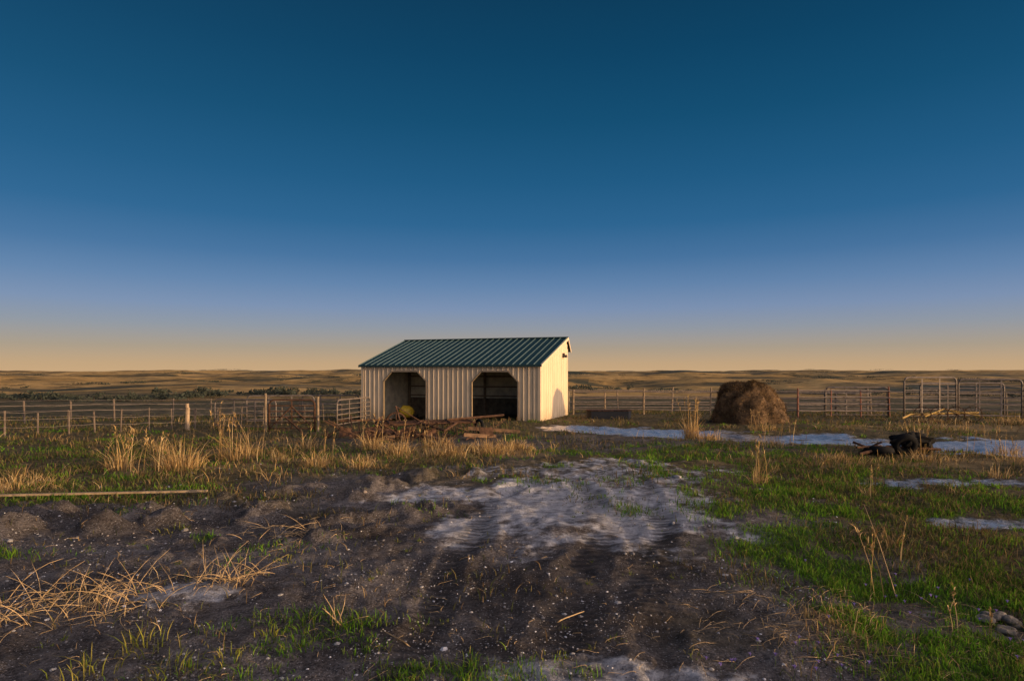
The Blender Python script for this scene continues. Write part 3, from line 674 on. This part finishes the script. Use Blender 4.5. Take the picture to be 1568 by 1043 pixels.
for (x,y,rz_,L2,tl) in [(-.6,20.9,.15,1.7,.08),(-4.1,20.6,.5,1.1,.12),(-1.0,19.6,.5,1.1,.1),(-2.2,18.6,-.4,.8,.15),(-3.9,18.9,.2,.9,-.12)]:
    e=empty('timber_beam',(x,y,gz(x,y)+abs(tl)*L2*.4),rz_);d=MB();d.prism([(-.05,.0),(.05,.0),(.055,.10),(-.045,.11)],0,-L2/2,L2/2);o=d.obj('beam',OW,e);o.rotation_euler=(.1,tl,0)
e=empty('scrap_harrow',(-4.9,21.6,gz(-4.9,21.6)),.4);d=MB()
for k in range(7): d.tube([(-.8+k*.26,-.3,.05),(-.75+k*.26,.25,.5+.14*math.sin(k*2))],.02,5)
d.tube([(-.9,-.28,.1),(.9,-.28,.12)],.03,6);d.tube([(-.9,.2,.45),(.9,.22,.45)],.03,6);d.torus((1.0,0,.36),.33,.03,(.3,1,0));d.tube([(1.0,0,.02),(1,.0,.7)],.018,5);d.tube([(.66,0,.36),(1.34,.0,.36)],.018,5);d.obj('harrow_frame',rust,e)
e=empty('scrap_metal_pile',(-3.3,19.3,gz(-3.3,19.3)),.1);d=MB()
for k in range(60):
    x0,y0=random.gauss(0,1.1),random.gauss(0,.4);a=random.uniform(0,6.28);l=random.uniform(.25,.9);el=random.uniform(0,.8)
    d.tube([(x0,y0,.05),(x0+math.cos(a)*l*.5,y0+math.sin(a)*l*.5,.1+math.sin(el)*l*.5),(x0+math.cos(a)*l,y0+math.sin(a)*l,.05+math.sin(el)*l)],random.uniform(.01,.028),5)
d.obj('rods',rust,e);d=MB()
for k in range(12):
    x0,y0=random.gauss(0,1.0),random.gauss(0,.35);q=len(d.v);s1=random.uniform(.1,.24);tt=random.uniform(-.3,.5)
    d.v+=[(x0-s1,y0,.05),(x0+s1,y0+.1,.08),(x0+s1*.8,y0+.2,.1+s1+tt*.2),(x0-s1*.9,y0+.15,.12+s1)];d.f.append((q,q+1,q+2,q+3))
d.obj('bent_sheets',rust,e)

e=empty('long_plank',(-7.2,10.05,0),.12);d=MB();zz=gz(-7.2,10.05)+.05
d.box(-2.2,2.3,-.03,.03,zz,zz+.03);o=d.obj('board',simple('pale_board',(.42,.31,.19),.8,0,.35,6,.15),e)
e=empty('scrap_heap',(9.4,15.7,gz(9.4,15.7)),.1)
d=MB();d.torus((.25,0,.26),.2,.1,(.35,1,.45));d.torus((.8,.25,.2),.22,.1,(.4,.4,.8));d.torus((-.35,.1,.11),.24,.1,(.1,.1,1));d.obj('tyres',blk,e,True)
d=MB();d.tube([(-1.0,-.1,.05),(-.1,.1,.2),(1.2,0,.12)],.04,6);d.tube([(-.9,.3,.3),(-.4,-.2,.05)],.03,6);d.tube([(-.7,.3,.05),(-.35,0,.33)],.03,6);d.tube([(-1.0,0,.2),(-.3,.1,.22)],.025,6);d.obj('broken_frame',rust,e)
bm=bmesh.new();bmesh.ops.create_icosphere(bm,subdivisions=4,radius=1)
for v_ in bm.verts:
    nz=float(fbm(np.array([v_.co.x*2+5]),np.array([v_.co.y*2+v_.co.z*1.7]),4,5)[0])-.5
    v_.co=Vector((v_.co.x*.46,v_.co.y*.28,v_.co.z*.2))*(1+1.6*nz)+Vector((.45,.1,.36))
mm=bpy.data.meshes.new('tarp');bm.to_mesh(mm);bm.free();mm.materials.append(blk);o=bpy.data.objects.new('crumpled_tarp',mm);link(o,e)
e=empty('hay_rake',(17.2,25.4,gz(17.2,25.4)),.1);d=MB()
d.tube([(-1.5,0,.35),(1.5,.1,.4)],.045,7);d.tube([(-1.2,-.4,.3),(0,.1,.55),(1.2,-.3,.3)],.03,6);d.tube([(-1.5,0,.35),(-2.3,-.6,.25)],.04,6);d.obj('frame',simple('faded_yellow',(.4,.25,.05),.6,0,.35,6,.1),e)
d=MB()
for k in range(4):
    c=Vector((-1.1+k*.72,-.15,.36));d.torus(c,.3,.016,(.5,1,0),20,5)
    for q in range(10):
        t_=q*math.pi/5;d.tube([c,c+Vector((math.cos(t_)*.38,-.19*math.cos(t_),math.sin(t_)*.38))],.009,4)
d.obj('rake_wheels',rust,e)
e=empty('stone_pile',(4.05,5.25,gz(4.05,5.25)))
FS=simple('fieldstone',(.27,.23,.19),.9,0,.35,20,.3)
for k in range(12):
    bm=bmesh.new();bmesh.ops.create_icosphere(bm,subdivisions=3,radius=1)
    for v_ in bm.verts:
        nz=float(fbm(np.array([v_.co.x*1.5+k*3]),np.array([v_.co.y*1.5+v_.co.z]),3,k)[0])-.5
        v_.co=Vector((v_.co.x*.07,v_.co.y*.05,v_.co.z*.03))*(1+.9*nz)
    mm=bpy.data.meshes.new('stone');bm.to_mesh(mm);bm.free();mm.materials.append(FS);o=bpy.data.objects.new('stone_%d'%(k+1),mm);o.location=(random.uniform(-.2,.2),random.uniform(-.15,.15),.01+.04*(k//7));o.rotation_euler=(0,0,random.uniform(0,3));link(o,e)

# ---------------------------------------------------------------- WORLD
wd=bpy.data.worlds.new('World');scene.world=wd;wd.use_nodes=True;nt=wd.node_tree;L=nt.links.new
bg=nt.nodes['Background'];out=nt.nodes['World Output']
sky=nt.nodes.new('ShaderNodeTexSky');sky.sky_type='NISHITA';sky.sun_disc=False;sky.sun_elevation=SUN_EL;sky.sun_rotation=R(90)+SUN_AZ;sky.altitude=1600;sky.ozone_density=2.5;sky.dust_density=1.5
tc=nt.nodes.new('ShaderNodeTexCoord');sp=nt.nodes.new('ShaderNodeSeparateXYZ');L(tc.outputs['Generated'],sp.inputs[0])
st=[(0,(196,163,125)),(.012,(189,159,125)),(.035,(165,150,134)),(.065,(140,145,157)),(.095,(119,138,171)),(.13,(94,125,165)),(.17,(65,108,152)),(.22,(37,94,138)),(.28,(22,84,125)),(.36,(6,72,108)),(.44,(0,61,94)),(.5,(0,54,84)),(1,(0,40,72))]
rp=ramp(nt,sp.outputs[2],[(p,s2l(c)) for p,c in st])
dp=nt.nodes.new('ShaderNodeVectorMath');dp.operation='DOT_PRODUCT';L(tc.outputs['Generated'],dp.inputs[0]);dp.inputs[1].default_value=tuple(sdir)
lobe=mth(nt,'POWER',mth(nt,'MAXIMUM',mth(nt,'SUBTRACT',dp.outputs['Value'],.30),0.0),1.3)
glow=mixc(nt,lobe,(0,0,0),(5.0,3.9,3.4))  # extra sky glow near the sun, added out of view to brighten ground
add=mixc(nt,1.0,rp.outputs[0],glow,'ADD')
sc_=mixc(nt,1.0,sky.outputs[0],(.02,.02,.02),'MULTIPLY')
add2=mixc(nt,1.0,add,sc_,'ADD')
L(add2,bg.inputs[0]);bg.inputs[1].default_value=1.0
sl_=bpy.data.lights.new('sun','SUN');sl_.energy=5.0;sl_.angle=R(.5);sl_.color=(1,.63,.28)
so=bpy.data.objects.new('sun',sl_);so.rotation_euler=sdir.to_track_quat('Z','Y').to_euler();so.location=(30,-15,12);link(so)
cam=bpy.data.cameras.new('camera');cam.lens=22.5;cam.sensor_width=36;cam.shift_y=.0297;cam.clip_end=30000;cam.clip_start=.05
co_=bpy.data.objects.new('camera',cam);co_.location=(0,0,2.05);co_.rotation_euler=(R(90),0,0);link(co_);scene.camera=co_
scene.view_settings.view_transform='Standard';scene.view_settings.look='None';scene.view_settings.exposure=0
